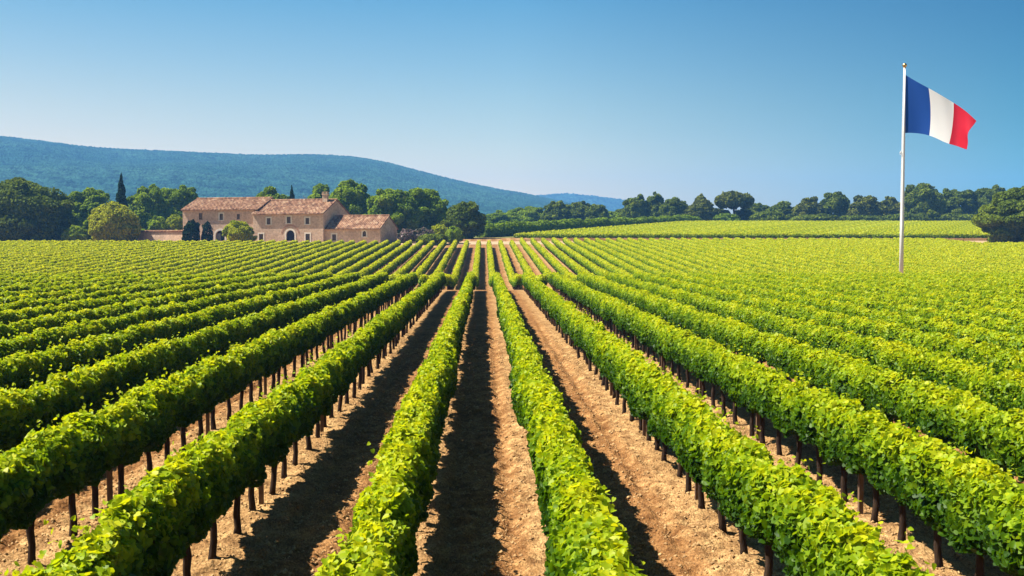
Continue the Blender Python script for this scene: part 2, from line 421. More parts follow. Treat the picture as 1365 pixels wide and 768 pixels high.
# loose clods and bits of dry straw on the aisles: nobody could count them
def clods():
    rng = np.random.default_rng(77)
    n = 60000
    y = 9 + 34 * rng.random(n) ** 1.7
    x = (rng.random(n) * 2 - 1) * 9
    s = 0.009 + 0.034 * rng.random(n) ** 4
    base = np.array([(1, 0, 0), (-0.5, 0.9, 0), (-0.5, -0.9, 0), (0.3, 0.2, 0.8), (-0.2, -0.1, -0.7)], float)
    fs = np.array([(0, 1, 3), (1, 2, 3), (2, 0, 3), (1, 0, 4), (2, 1, 4), (0, 2, 4)])
    a = rng.random(n) * 6.283
    B = base[None] * (0.6 + 0.8 * rng.random((n, 5, 1)))
    xx = B[..., 0] * np.cos(a)[:, None] - B[..., 1] * np.sin(a)[:, None]
    yy = B[..., 0] * np.sin(a)[:, None] + B[..., 1] * np.cos(a)[:, None]
    V = np.stack([x[:, None] + xx * s[:, None], y[:, None] + yy * s[:, None], (soil_height(x, y) + 0.004)[:, None] + B[..., 2] * s[:, None]], -1).reshape(-1, 3)
    f = (fs[None] + np.arange(n)[:, None, None] * 5).ravel()
    return np_mesh('soil_clods', V, f, np.full(n * 6, 3), CLOD)
tag(link('soil_clods', clods()), 'small loose clods scattered over the tilled aisles', 'soil', kind='stuff')

def road_strip():
    # a pale farm track that crosses in front of the farm between the two fields
    xs_ = np.linspace(-45, 150, 120); ys_ = np.linspace(0, 1, 6)
    X_, T_ = np.meshgrid(xs_, ys_)
    cy = 218.5 + 0.9 * np.sin(X_ * 0.05) + np.where(X_ < -5, (-5 - X_) * -0.12, 0)
    Y_ = cy + (T_ - 0.5) * 9.0 * np.clip(1 - (np.abs(X_ - 2) - 12) / 40, 0.38, 1) + 6.0 * smooth01((16 - np.abs(X_ - 101)) / 6) * T_
    V = np.stack([X_, Y_, terrain(X_, Y_) + 0.03 + 0.04 * N2(X_, Y_)], -1).reshape(-1, 3)
    nx, ny = 120, 6
    i = (np.arange(ny - 1)[:, None] * nx + np.arange(nx - 1)[None, :]).ravel()
    return np_mesh('dirt_road', V, np.stack([i, i + 1, i + nx + 1, i + nx], -1).ravel(), np.full(len(i), 4), ROADM, smooth=True)
tag(link('dirt_road', road_strip()), 'pale dirt track crossing behind the far vine rows', kind='structure')

# ------------------------------------------------------------------ hills
def interp_smooth(px, pts):
    a = np.array(pts, float)
    d = np.linspace(a[0, 0], a[-1, 0], 400)
    v = np.interp(d, a[:, 0], a[:, 1])
    k = np.hanning(21); k /= k.sum()
    v = np.convolve(np.pad(v, 10, mode='edge'), k, 'valid')
    return np.interp(px, d, v)

def hill(name, pts, d0, d1, d2, label, tufts, tsize, seed):
    """A long ridge whose crest runs at distance d1; pts give the crest's bearing and angular height."""
    rng = np.random.default_rng(seed)
    pxs = np.linspace(pts[0][0], pts[-1][0], 360)
    bearing = (pxs - 645) / F
    up = (321 - interp_smooth(pxs, pts)) / F
    crest = CAM.z + up * d1
    tt = np.concatenate([np.linspace(0, 1, 46), np.linspace(1, 2, 14)[1:]])
    nz = Noise(seed)
    V = np.zeros((len(tt), len(pxs), 3))
    for j, t in enumerate(tt):
        d = d0 + (d1 - d0) * t if t <= 1 else d1 + (d2 - d1) * (t - 1)
        k = t ** 0.86 if t <= 1 else 0.5 + 0.5 * math.cos((t - 1) * math.pi)
        x = bearing * d
        z = 4 + (crest - 4) * k
        amp = (crest - 4) * 0.09 * math.sin(min(t, 1) * math.pi) if t < 1 else 0
        z = z + amp * (nz(x / 210.0, np.full_like(x, d / 330.0)) + 0.6 * nz(x / 85.0 + 9, np.full_like(x, d / 140.0)))
        V[j] = np.stack([x, np.full_like(x, d), z], -1)
    ny, nx = len(tt), len(pxs)
    i = (np.arange(ny - 1)[:, None] * nx + np.arange(nx - 1)[None, :]).ravel()
    me = np_mesh(name, V.reshape(-1, 3), np.stack([i, i + 1, i + nx + 1, i + nx], -1).ravel(), np.full(len(i), 4), HILLM, smooth=True)
    tag(link(name, me), label, kind='structure')
    # the woodland on it: low tree tops spread over the slope, one mass
    n = tufts
    fj = rng.random(n) ** 0.7 * 46.5
    fi = rng.random(n) * (nx - 2)
    j0 = fj.astype(int); i0 = fi.astype(int); a = (fj - j0)[:, None]; b = (fi - i0)[:, None]
    P = (V[j0, i0] * (1 - a) * (1 - b) + V[j0 + 1, i0] * a * (1 - b) + V[j0, i0 + 1] * (1 - a) * b + V[j0 + 1, i0 + 1] * a * b)
    base = np.array([(1, 0, 0.25), (0.3, 0.95, 0.3), (-0.8, 0.6, 0.2), (-0.8, -0.6, 0.25), (0.3, -0.95, 0.2), (0, 0, 1.0), (0.4, 0.0, 0.85)], float)
    fs = np.array([(0, 1, 6), (1, 2, 5), (2, 3, 5), (3, 4, 5), (4, 0, 6), (1, 5, 6), (5, 4, 6)])
    sc = tsize * (0.6 + 0.8 * rng.random((n, 1, 1))) * np.array([1.2, 1.2, 0.9])
    TV = P[:, None, :] + base[None] * sc * (0.75 + 0.5 * rng.random((n, 7, 1)))
    f = (fs[None] + np.arange(n)[:, None, None] * 7).ravel()
    tag(link('forest', np_mesh('forest', TV.reshape(-1, 3), f, np.full(n * 7, 3), HILLM)),
        'low blue green woodland covering the ' + ('long near hill' if d1 < 3000 else 'small distant hill'), 'woodland', kind='stuff')

hill('hill', [(-260, 168), (-120, 176), (0, 184.5), (60, 191), (130, 200), (200, 203.5), (280, 206.5), (345, 209.5), (420, 208.5), (464, 210.5), (508, 216.5), (555, 229),
              (609, 242.5), (656, 252.5), (706, 261), (737, 268), (790, 279), (860, 292), (960, 306)], 1100, 2200, 2900, 'long wooded blue hill rising behind the farm on the left', 130000, 3.2, 5)
hill('distant_hill', [(600, 290), (660, 272), (706, 262.5), (757, 259), (797, 263), (833, 268), (890, 277), (980, 290), (1050, 300)], 3000, 3500, 4000, 'small pale blue hill far beyond the tree line', 14000, 4.5, 6)

# the air between: pale, thin and even
hz = MB(); hz.box(-4500, 4500, -100, 4200, -2.2, 262)
hzm = bpy.data.materials.new('haze'); hzm.use_nodes = True
hn = hzm.node_tree.nodes; hn.remove(hn['Principled BSDF'])
pv = hn.new('ShaderNodeVolumePrincipled')
pv.inputs['Color'].default_value = (0.17, 0.46, 1.0, 1)
pv.inputs['Density'].default_value = 0.00024
pv.inputs['Anisotropy'].default_value = 0.0
hzm.node_tree.links.new(pv.outputs[0], hn['Material Output'].inputs['Volume'])
tag(hz.build('haze', hzm), 'thin blue haze in the air before the hills', 'haze', kind='stuff')

# ------------------------------------------------------------------ leaves
LEAF_FINE = (np.array([(0, 0, 0), (-0.26, -0.14, 0.05), (-0.52, 0.10, 0.12), (-0.44, 0.40, 0.10), (-0.36, 0.62, 0.06), (0, 1.0, -0.08),
                       (0.36, 0.62, 0.06), (0.44, 0.40, 0.10), (0.52, 0.10, 0.12), (0.26, -0.14, 0.05)], float) - (0, 0.4, 0),
             [(0, 5, 4, 3, 2, 1), (0, 9, 8, 7, 6, 5)])
LEAF_MID = (np.array([(0, -0.05, 0), (-0.5, 0.30, 0.10), (0, 1.0, -0.06), (0.5, 0.30, 0.10)], float) - (0, 0.4, 0), [(0, 2, 1), (0, 3, 2)])
LEAF_CARD = (np.array([(-0.08, -0.1, 0), (-0.5, 0.35, 0.10), (-0.12, 0.95, -0.02), (0.38, 0.72, 0.05), (0.5, 0.12, 0.08)], float) - (0, 0.4, 0), [(0, 2, 1), (0, 3, 2), (0, 4, 3)])

def unit(v):
    return v / np.maximum(np.linalg.norm(v, axis=-1, keepdims=True), 1e-9)

def leaves(P, Nrm, size, tint, rng, shape, droop=0.9):
    n = len(P)
    base, polys = shape
    dn = np.tile(np.array([0, 0, -droop]), (n, 1)) + (rng.random((n, 3)) * 2 - 1) * 1.1
    t = dn - (dn * Nrm).sum(-1, keepdims=True) * Nrm
    t = unit(t); b = np.cross(Nrm, t)
    s = size[:, None, None]
    bend = (rng.random((n, 1, 1)) * 2.2 - 0.3)
    V = P[:, None, :] + s * (base[None, :, 0:1] * b[:, None, :] + base[None, :, 1:2] * t[:, None, :] + bend * base[None, :, 2:3] * Nrm[:, None, :])
    m = len(base)
    flat = []; sizes = []
    off = (np.arange(n) * m)[:, None]
    F_ = np.concatenate([np.array(p)[None, :] + off for p in polys], 1)     # n x (sum of sizes)
    sizes = np.tile([len(p) for p in polys], n)
    return V.reshape(-1, 3), F_.ravel(), sizes, np.repeat(tint, m)

def merge(parts):
    V = []; Fl = []; Sz = []; T = []; o = 0
    for v, f, s, t in parts:
        V.append(v); Fl.append(f + o); Sz.append(s); T.append(t); o += len(v)
    return np.concatenate(V), np.concatenate(Fl), np.concatenate(Sz), np.concatenate(T)

def vine_canopy(name, segs, seed, vine=1.12, zc=1.065, hx=0.262, hz_=0.385, axis='y', cover=4.6, follow=None, tadd=0.0, end_round=True, lump=1.0):
    """Leaf by leaf canopy of one trellised row. segs: (start, stop, leaf size, shape). Coordinates start at the row's foot."""
    rng = np.random.default_rng(seed)
    nz, nz2 = Noise(seed + 100), Noise(seed + 200)
    parts = []
    y_all0, y_all1 = segs[0][0], segs[-1][1]
    for (y0, y1, s, shape) in segs:
        area = 2.35 * (y1 - y0)
        n = int(cover * area / (s * s * 0.62))
        y = y0 + (y1 - y0) * rng.random(n)
        th = rng.random(n) * 2 * np.pi
        # squarish hedge profile
        ct, st = np.cos(th), np.sin(th)
        px = np.sign(ct) * np.abs(ct) ** 0.72; pz = np.sign(st) * np.abs(st) ** 0.80
        # bulge of every vine and irregular shoots
        bul = 0.10 * np.cos(2 * np.pi * y / vine + 1.3 * nz(y * 0.3, np.zeros(n))) + 0.34 * nz(y * 1.1, th * 0.9) + 0.50 * nz2(y * 3.4, th * 2.3) + 0.16 * nz(y * 0.33, np.full(n, 7.5))
        r = (1 + lump * bul) * (1 - 0.42 * rng.random(n) ** 2.0)
        wid = hx * (1 + 0.16 * nz2(y * 0.8, np.full(n, 3.3))) * (1 - 0.20 * pz)
        x = px * wid * r + 0.10 * nz(y * 0.4, np.full(n, 20.2))
        z = zc + pz * hz_ * r + 0.10 * nz2(y * 0.9, np.full(n, 40.7))
        low = pz < -0.3
        z = np.where(low, np.maximum(z, 0.66) + 0.14 * nz2(y * 3.0, np.full(n, 11.1)), z)
        if end_round:
            e = np.clip(np.minimum(y - y_all0, y_all1 - y) / 0.8, 0, 1); e = np.sqrt(1 - (1 - e) ** 2)
            x *= 0.35 + 0.65 * e; z = zc + (z - zc) * (0.4 + 0.6 * e)
        out = np.stack([px * 1.0, rng.normal(0, 0.25, n), pz * 0.9], -1)
        nr = unit(unit(out) * 0.75 + np.array([0, 0, 0.40]) + (rng.random((n, 3)) * 2 - 1) * 0.95)
        size = s * (0.52 + 0.85 * rng.random(n))
        # paler upwards: partly young leaves, partly sunlit tops and shaded sides painted in
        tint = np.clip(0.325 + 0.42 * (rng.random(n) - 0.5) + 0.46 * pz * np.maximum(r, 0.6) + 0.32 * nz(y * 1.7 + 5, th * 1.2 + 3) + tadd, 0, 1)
        P = np.stack([x, y, z], -1)
        # stray shoots on the top
        m = int((y1 - y0) * (12 if s < 0.088 else 4 if s < 0.1 else 1.2 if s < 0.2 else 0.3))
        sy = y0 + (y1 - y0) * rng.random(m); sx = (rng.random(m) * 2 - 1) * 0.17
        L = 0.08 + 0.27 * rng.random(m) ** 1.8; lean = np.clip(rng.normal(0, 0.2, (m, 2)), -0.32, 0.32)
        k = 6
        q = np.linspace(-0.15, 1, k)[None, :]
        SX = sx[:, None] + lean[:, :1] * L[:, None] * q; SY = sy[:, None] + lean[:, 1:] * L[:, None] * q
        SZ = zc + hz_ * 0.80 + L[:, None] * q - 0.25 * np.abs(lean[:, :1]) * L[:, None] * q ** 2
        SP_ = np.stack([SX, SY, SZ], -1).reshape(-1, 3) + rng.normal(0, 0.025, (m * k, 3))
        SN = unit(np.array([0, 0, 0.7]) + rng.normal(0, 0.55, (m * k, 3)))
        SS = np.tile(s * (1.05 - 0.5 * q), (m, 1)).ravel()
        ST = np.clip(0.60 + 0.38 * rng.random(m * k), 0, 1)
        P = np.concatenate([P, SP_]); nr = np.concatenate([nr, SN]); size = np.concatenate([size, SS]); tint = np.concatenate([tint, ST])
        if follow is not None:
            P[:, 2] += follow(P[:, 1])
        P[:, 1] -= y_all0
        parts.append(leaves(P, nr, size, tint, rng, shape, droop=0.6))
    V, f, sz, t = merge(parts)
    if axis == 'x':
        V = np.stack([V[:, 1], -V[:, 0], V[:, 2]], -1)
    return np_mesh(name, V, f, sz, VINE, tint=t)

def trunk_mesh(seed):
    rnd = random.Random(seed)
    m = MB()
    h = 0.92; k = 6; x = y = 0.0
    pts = []; rad = []
    for i in range(k + 1):
        t = i / k
        pts.append((x, y, -0.10 + (h + 0.10) * t))
        rad.append((0.050 - 0.014 * t + (0.016 if i == 0 else 0) + (0.010 if i == k else 0)) * rnd.uniform(0.88, 1.16))
        x += rnd.uniform(-0.022, 0.022); y += rnd.uniform(-0.022, 0.022)
    m.tube(pts, rad, 7)
    hx, hy, hz0 = pts[-1]
    for s in (-1, 1):                                    # the two arms tied along the trellis
        m.tube([(hx, hy, hz0 - 0.05), (hx, hy + s * 0.14, hz0 + 0.04), (hx, hy + s * 0.40, hz0 + 0.06)], [0.03, 0.024, 0.016], 6)
    return m.mesh('trunk', BARK, True)
TRUNKS = [trunk_mesh(300 + i) for i in range(7)]
def stake_mesh():
    m = MB(); m.box(-0.032, 0.032, -0.032, 0.032, -0.15, 1.30)
    return m.mesh('stake', STAKE)
STAKEM = stake_mesh()
def far_trunks(seed, y0, y1, step, follow):
    rnd = random.Random(seed); m = MB(); y = y0 + 0.5
    while y < y1 - 0.3:
        z = float(follow(np.array([y]))[0])
        m.tube([(rnd.uniform(-.03, .03), y - y0, z - 0.1), (rnd.uniform(-.03, .03), y - y0, z + 0.8)], [0.06, 0.045], 4, cap=False)
        y += step
    return m.mesh('trunk', BARK)

ORD = ['', 'first', 'second', 'third', 'fourth', 'fifth', 'sixth', 'seventh', 'eighth', 'ninth', 'tenth', 'eleventh', 'twelfth']

# ------------------------------------------------------------------ near block: rows from y = 6 to 83
Y0N, Y1N = 6.0, 83.0
SEG_FULL = [(6, 15, 0.080, LEAF_FINE), (15, 25, 0.085, LEAF_FINE), (25, 42, 0.092, LEAF_MID), (42, 83, 0.115, LEAF_MID)]
SEG_FAR = [(6, 15, 0.16, LEAF_MID), (15, 42, 0.10, LEAF_MID), (42, 83, 0.115, LEAF_MID)]
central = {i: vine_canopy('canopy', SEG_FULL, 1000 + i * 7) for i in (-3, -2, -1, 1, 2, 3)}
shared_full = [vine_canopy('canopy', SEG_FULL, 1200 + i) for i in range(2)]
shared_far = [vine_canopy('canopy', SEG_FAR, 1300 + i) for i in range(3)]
flat = lambda y: np.zeros_like(y)
TR_STUFF = far_trunks(9, Y0N, Y1N, 1.12, flat)
rng0 = random.Random(4)
for i in list(range(-20, 0)) + list(range(1, 23)):
    side = 'left' if i < 0 else 'right'
    k = abs(i)
    x = row_x(i)
    if k <= 10:
        look = ('bright leafy crown over bare soil' if k == 1 else 'dark trunks showing beneath' if k <= 4 else 'trunks hidden by the next row')
        label = '%s vine row %s of the central shaded aisle, %s' % (ORD[k], side, look)
        group = 'near vine rows %s of the aisle' % side
    else:
        label = 'vine row at the far %s of the near block, blending into its neighbours' % side
        group = 'outer near vine rows on the %s' % side
    row = empty('vine_row', (x, Y0N, 0), label, 'vine row', group)
    if k <= 3: me = central[i]
    elif k <= 6: me = shared_full[(k + (i > 0)) % 2]
    else: me = shared_far[(k * 2 + (i > 0)) % 3]
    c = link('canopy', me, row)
    if k > 3 and (k // 2) % 2: c.scale = (-1, 1, 1)
    if k <= 5:
        y = Y0N + 0.6 + rng0.random() * 0.8; j = 0
        while y < Y1N - 0.4:
            tx = x + rng0.uniform(-0.045, 0.045)
            zz = float(soil_height(np.array([tx]), np.array([y]))[0])
            t = link('trunk', rng0.choice(TRUNKS), row, (tx - x, y - Y0N, zz))
            t.rotation_euler = (rng0.uniform(-.05, .05), rng0.uniform(-.05, .05), rng0.choice((0, math.pi)) + rng0.uniform(-.3, .3))
            if j % 5 == 2:
                sy = y + 0.5
                link('stake', STAKEM, row, (0.0, sy - Y0N, float(soil_height(np.array([x]), np.array([sy]))[0])))
            y += 1.12 + rng0.uniform(-0.14, 0.14); j += 1
    else:
        t = link('trunk', TR_STUFF, row); t['kind'] = 'stuff'

# ------------------------------------------------------------------ far block: rows up the slope
Y0F = 95.0
def follow_mid(y): return np.interp(y, GYR, GR)
def far_set(y1, seeds):
    segs = [(Y0F, 140, 0.18, LEAF_MID), (140, y1, 0.22, LEAF_MID)]
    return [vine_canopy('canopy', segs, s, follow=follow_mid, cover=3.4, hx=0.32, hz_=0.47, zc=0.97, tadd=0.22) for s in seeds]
FARL = far_set(205.0, (2001, 2002, 2003, 2004))
FARR = far_set(214.0, (2011, 2012, 2013, 2014))
FARB = far_set(198.0, (2021, 2022))
FT = far_trunks(12, Y0F, 205.0, 1.2, follow_mid)
for i in list(range(-48, 0)) + list(range(1, 59)):
    side = 'left' if i < 0 else 'right'; k = abs(i); x = row_x(i)
    if k <= 8:
        label = '%s vine row %s of the central strip on the far rising slope' % (ORD[k], side)
        group = 'far vine rows %s of the strip' % side
    else:
        label = 'far slope vine row at the %s, merged into the even green carpet' % side
        group = 'outer far vine rows on the %s' % side
    row = empty('vine_row', (x, Y0F, 0), label, 'vine row', group)
    if i < 4: me = FARL[(k * 3 + k // 4) % 4]
    elif x * F / 214 + 645 > 1262: me = FARB[k % 2]
    else: me = FARR[(k * 3 + k // 4) % 4]
    c = link('canopy', me, row)
    if (k // 2) % 2: c.scale = (-1, 1, 1)
    if k <= 8:
        t = link('trunk', FT, row); t['kind'] = 'stuff'

# ------------------------------------------------------------------ upper field, rows across the view
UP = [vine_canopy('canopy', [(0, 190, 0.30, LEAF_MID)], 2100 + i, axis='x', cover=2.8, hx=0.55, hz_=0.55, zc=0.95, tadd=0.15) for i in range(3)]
ur = random.Random(8)
yy = 227.0; j = 0
while yy < 338:
    hx0 = float(np.interp(yy, [227, 240, 330, 340], [6.5, 12.5, 62, 68]))
    front = j == 0
    row = empty('vine_row', (hx0, yy, gz(60, yy)), 'front vine row of the upper field, a dark line above the far slope' if front else
                'vine row of the raised upper field before the dark trees at right', 'vine row', 'vine rows across the upper field')
    link('canopy', UP[j % 3], row)
    yy += 2.6; j += 1

# ------------------------------------------------------------------ trees and shrubs
def crown_mesh(w, d, h, seed, mat, leaf, lobes=18, cover=2.2, shape='round', base=0.0, ball=False):
    """Crown of many leaf clumps: lobes of unequal size, leaves spread through the outer shell of each."""
    rng = np.random.default_rng(seed)
    C = []; R = []
    if shape == 'spire':
        for i in range(26):
            t = (i + 0.5) / 26
            rad = 0.5 * w * min(1, (1 - t) * 1.9) ** 0.75 * (0.55 + 0.45 * min(1, t * 6))
            C.append((rng.normal(0, 0.12 * rad), rng.normal(0, 0.12 * rad), base + (h - base) * t * 0.97)); R.append((rad, rad, h / 26 * 2.0))
    elif shape == 'umbrella':
        for i in range(lobes):
            a = rng.random() * 6.283; q = math.sqrt(rng.random()) * 0.80
            C.append((q * math.cos(a) * w / 2, q * math.sin(a) * d / 2, h - (h - base) * (0.42 + 0.40 * q * q + 0.12 * rng.random())))
            r = w * rng.uniform(0.12, 0.19); R.append((r, r, (h - base) * rng.uniform(0.24, 0.32)))
    else:
        lobes = int(lobes * 1.7); mid = base + (h - base) * 0.46
        core = 0.37 + 0.07 * ball
        C.append((0, 0, mid * 0.97)); R.append((w * core, d * core, (h - base) * (core + 0.03)))
        sx_, sy_ = rng.normal(0, 0.04, 2)
        for i in range(lobes):
            v = rng.normal(0, 1, 3); v /= np.linalg.norm(v)
            if v[2] < -0.1: v[:2] *= 1.15
            r = rng.uniform(0.13 - 0.03 * ball, 0.30 - 0.08 * ball)
            q = (1 - r) * rng.uniform(0.80 + 0.10 * ball, 1.10 - 0.06 * ball)
            C.append((v[0] * q * w / 2 + sx_ * w * v[2], v[1] * q * d / 2, max(mid + v[2] * q * (h - base) * 0.56, r * h * 0.3)))
            R.append((r * w / 2 * rng.uniform(0.9, 1.25), r * d / 2 * rng.uniform(0.9, 1.25), r * (h - base) * 0.5 * rng.uniform(0.8, 1.05)))
    C = np.array(C); R = np.array(R)
    area = (4 * math.pi * (R.prod(1)) ** (2 / 3))
    n = int(cover * area.sum() / (leaf * leaf * 0.55))
    idx = rng.choice(len(C), n, p=area / area.sum())
    v = unit(rng.normal(0, 1, (n, 3)))
    nz = Noise(seed + 5)
    rad = (1 + 0.35 * nz(v[:, 0] * 2.6 + idx * 3.1, v[:, 2] * 2.6 + v[:, 1] * 2.2)) * (1 - 0.34 * rng.random(n) ** 2.2)
    P = C[idx] + v * R[idx] * rad[:, None]
    # drop what lies deep inside another clump: nobody sees it
    keep = P[:, 2] > 0.02 * h
    inside = np.zeros(n, int)
    for c, r in zip(C, R):
        inside += ((((P - c) / (r * 0.78)) ** 2).sum(1) < 1)
    keep &= (inside <= 1) | (rng.random(n) < 0.25)
    P = P[keep]; v = v[keep]; idx = idx[keep]; n = len(P)
    nr = unit(v * 0.7 + np.array([0, 0, 0.3]) + (rng.random((n, 3)) * 2 - 1) * 0.95)
    lt = rng.random(len(C))
    tint = np.clip(0.15 + 0.45 * lt[idx] + 0.55 * (rng.random(n) - 0.35), 0, 1)
    size = leaf * (0.6 + 0.8 * rng.random(n))
    V, f, sz, t = leaves(P, nr, size, tint, rng, LEAF_CARD, droop=0.4)
    return np_mesh('crown', V, f, sz, mat, tint=t)

def trunk_part(h, r, seed, parent, limbs=4, top=0.6, spread=0.25):
    rnd = random.Random(seed); m = MB()
    p = [(0, 0, -0.3)]
    for i in range(1, 6):
        t = i / 5; p.append((rnd.uniform(-.03, .03) * h * t, rnd.uniform(-.03, .03) * h * t, h * top * t))
    m.tube(p, [r * 1.25, r, r * .9, r * .8, r * .7, r * .5], 9)
    for i in range(limbs):
        a = 6.283 * i / limbs + rnd.random(); b = p[rnd.choice((2, 3, 4))]
        L = h * spread * rnd.uniform(0.8, 1.2)
        m.tube([b, (b[0] + math.cos(a) * L * .5, b[1] + math.sin(a) * L * .5, b[2] + L * .6), (b[0] + math.cos(a) * L, b[1] + math.sin(a) * L, b[2] + L * 1.1)],
               [r * .5, r * .35, r * .15], 6)
    return m.build('trunk', TREEBARK, parent, True)

SEED = [5000]
def tree(name, cat, px0, px1, top, Y, mat, label, group=None, leaf=0.42, lobes=24, cover=2.6, shape='round', base=0.0, depth=0.85, trunk=True):
    SEED[0] += 11
    pc = world_at((px0 + px1) / 2, 321, Y)
    w = (px1 - px0) / F * Y * (1.08 if shape == 'round' else 1.0)
    g = gz(pc.x, Y)
    h = world_at((px0 + px1) / 2, top, Y).z - g
    t = empty(name, (pc.x, Y, g), label, cat, group)
    link('crown', crown_mesh(w, w * depth, h, SEED[0], mat, leaf, lobes, cover, shape, base * h, 1 if name in ('round_tree', 'round_bush', 'shrub') else 0.5 if name == 'oak_tree' else 0), t)
    if trunk:
        trunk_part(h, max(0.12, h * 0.028) if shape != 'umbrella' else h * 0.03, SEED[0], t, limbs=0 if shape == 'spire' else 5, top=0.8 if shape != 'round' else 0.6)
    return t

T = tree
GLT = 'trees around the farm'
# left of the house
T('round_tree', 'tree', -24, 93, 235, 236, M_OAK, 'large dark dense oak tree at the left edge of the field', GLT, 0.45, 30)
T('oak_tree', 'tree', 90, 156, 250, 256, M_GREEN, 'mid green tree between the large dark oak and the tall cypress', GLT, 0.42, 28, 2.6)
T('round_tree', 'tree', 122, 184, 269, 232, M_YELLOW, 'round yellow green tree in front of the tall cypress', GLT, 0.36, 22, 2.6)
T('cypress_tree', 'tree', 155, 171, 232, 244, M_CYP, 'tall dark slender cypress left of the farmhouse', GLT, 0.30, 20, 2.6, 'spire', 0.02)
T('oak_tree', 'tree', 168, 232, 248, 262, M_GREEN, 'green spreading tree just right of the tall cypress', GLT, 0.42, 28, 2.6)
T('oak_tree', 'tree', 208, 271, 245, 268, M_GREEN, 'green leafy tree rising behind the left end of the farmhouse', GLT, 0.42, 28, 2.6)
T('shrub', 'shrub', 198, 226, 287, 246, M_GREEN, 'rounded green shrub behind the low stone wall', GLT, 0.32, 12, trunk=False)
T('shrub', 'shrub', 220, 248, 284, 248, M_LIME, 'light green shrub behind the wall, touching the farmhouse corner', GLT, 0.32, 12, trunk=False)
T('shrub', 'shrub', 84, 118, 300, 232, M_GREEN, 'low green shrub at the foot of the large dark oak', GLT, 0.32, 10, trunk=False)
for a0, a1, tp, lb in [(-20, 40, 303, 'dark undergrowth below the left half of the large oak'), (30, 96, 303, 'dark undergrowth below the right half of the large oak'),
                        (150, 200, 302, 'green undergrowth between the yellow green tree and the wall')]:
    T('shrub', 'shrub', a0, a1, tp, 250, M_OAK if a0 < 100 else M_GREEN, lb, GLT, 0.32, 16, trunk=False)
# behind the house
T('oak_tree', 'tree', 334, 388, 249, 262, M_GREEN, 'green tree showing above the middle of the farmhouse roof', GLT, 0.42, 28, 2.6)
T('cypress_tree', 'tree', 383, 396, 249, 258, M_CYP, 'small dark cypress tip above the farmhouse roof', GLT, 0.30, 20, 2.4, 'spire', 0.02)
T('oak_tree', 'tree', 402, 446, 243, 268, M_GREEN, 'green tree directly behind the farmhouse chimney', GLT, 0.42, 28, 2.6)
T('oak_tree', 'tree', 432, 496, 240, 256, M_GREEN, 'tall green tree behind the low wing of the farmhouse', GLT, 0.42, 28, 2.6)
T('oak_tree', 'tree', 490, 560, 248, 246, M_GREEN, 'broad bright green tree beside the right gable of the wing', GLT, 0.42, 28, 2.6)
T('oak_tree', 'tree', 535, 599, 246, 252, M_GREEN, 'bright green tree between the broad tree and the dark round tree', GLT, 0.42, 28, 2.6)
T('round_tree', 'tree', 594, 645, 267, 236, M_OAK, 'dark compact round tree at the left end of the long hedge', GLT, 0.36, 22, 2.6)
# by the house front
GS = 'shrubs around the farmhouse'
T('shrub', 'shrub', 244, 267, 292, 222, M_CYP, 'dark bush against the left corner of the farmhouse', GS, 0.26, 12, trunk=False)
T('shrub', 'shrub', 269, 284, 294, 222, M_CYP, 'dark climbing bush left of the arched farmhouse gateway', GS, 0.26, 12, trunk=False, depth=0.6)
T('round_bush', 'shrub', 299, 338, 294, 214, M_LIME, 'round bright yellow green bush right of the arched gateway', GS, 0.24, 20, 3.0)
T('shrub', 'shrub', 530, 556, 304, 218, M_OLEANDER, 'pink flowering bush nearest the right gable of the wing', GS, 0.26, 10, trunk=False)
T('shrub', 'shrub', 550, 580, 302, 219, M_OLEANDER, 'pink flowering bush further from the wing, beside a small lime bush', GS, 0.26, 12, trunk=False)
T('shrub', 'shrub', 574, 598, 298, 223, M_LIME, 'small lime green bush behind the pink flowering bushes', GS, 0.26, 12, trunk=False)
T('shrub', 'shrub', 593, 617, 301, 217, M_GREEN, 'dark green bush at the edge of the dirt track', GS, 0.26, 12, trunk=False)
T('shrub', 'shrub', 556, 600, 311, 214, M_OAK, 'low dark ground hugging bush below the pink blooms', GS, 0.24, 10, trunk=False)
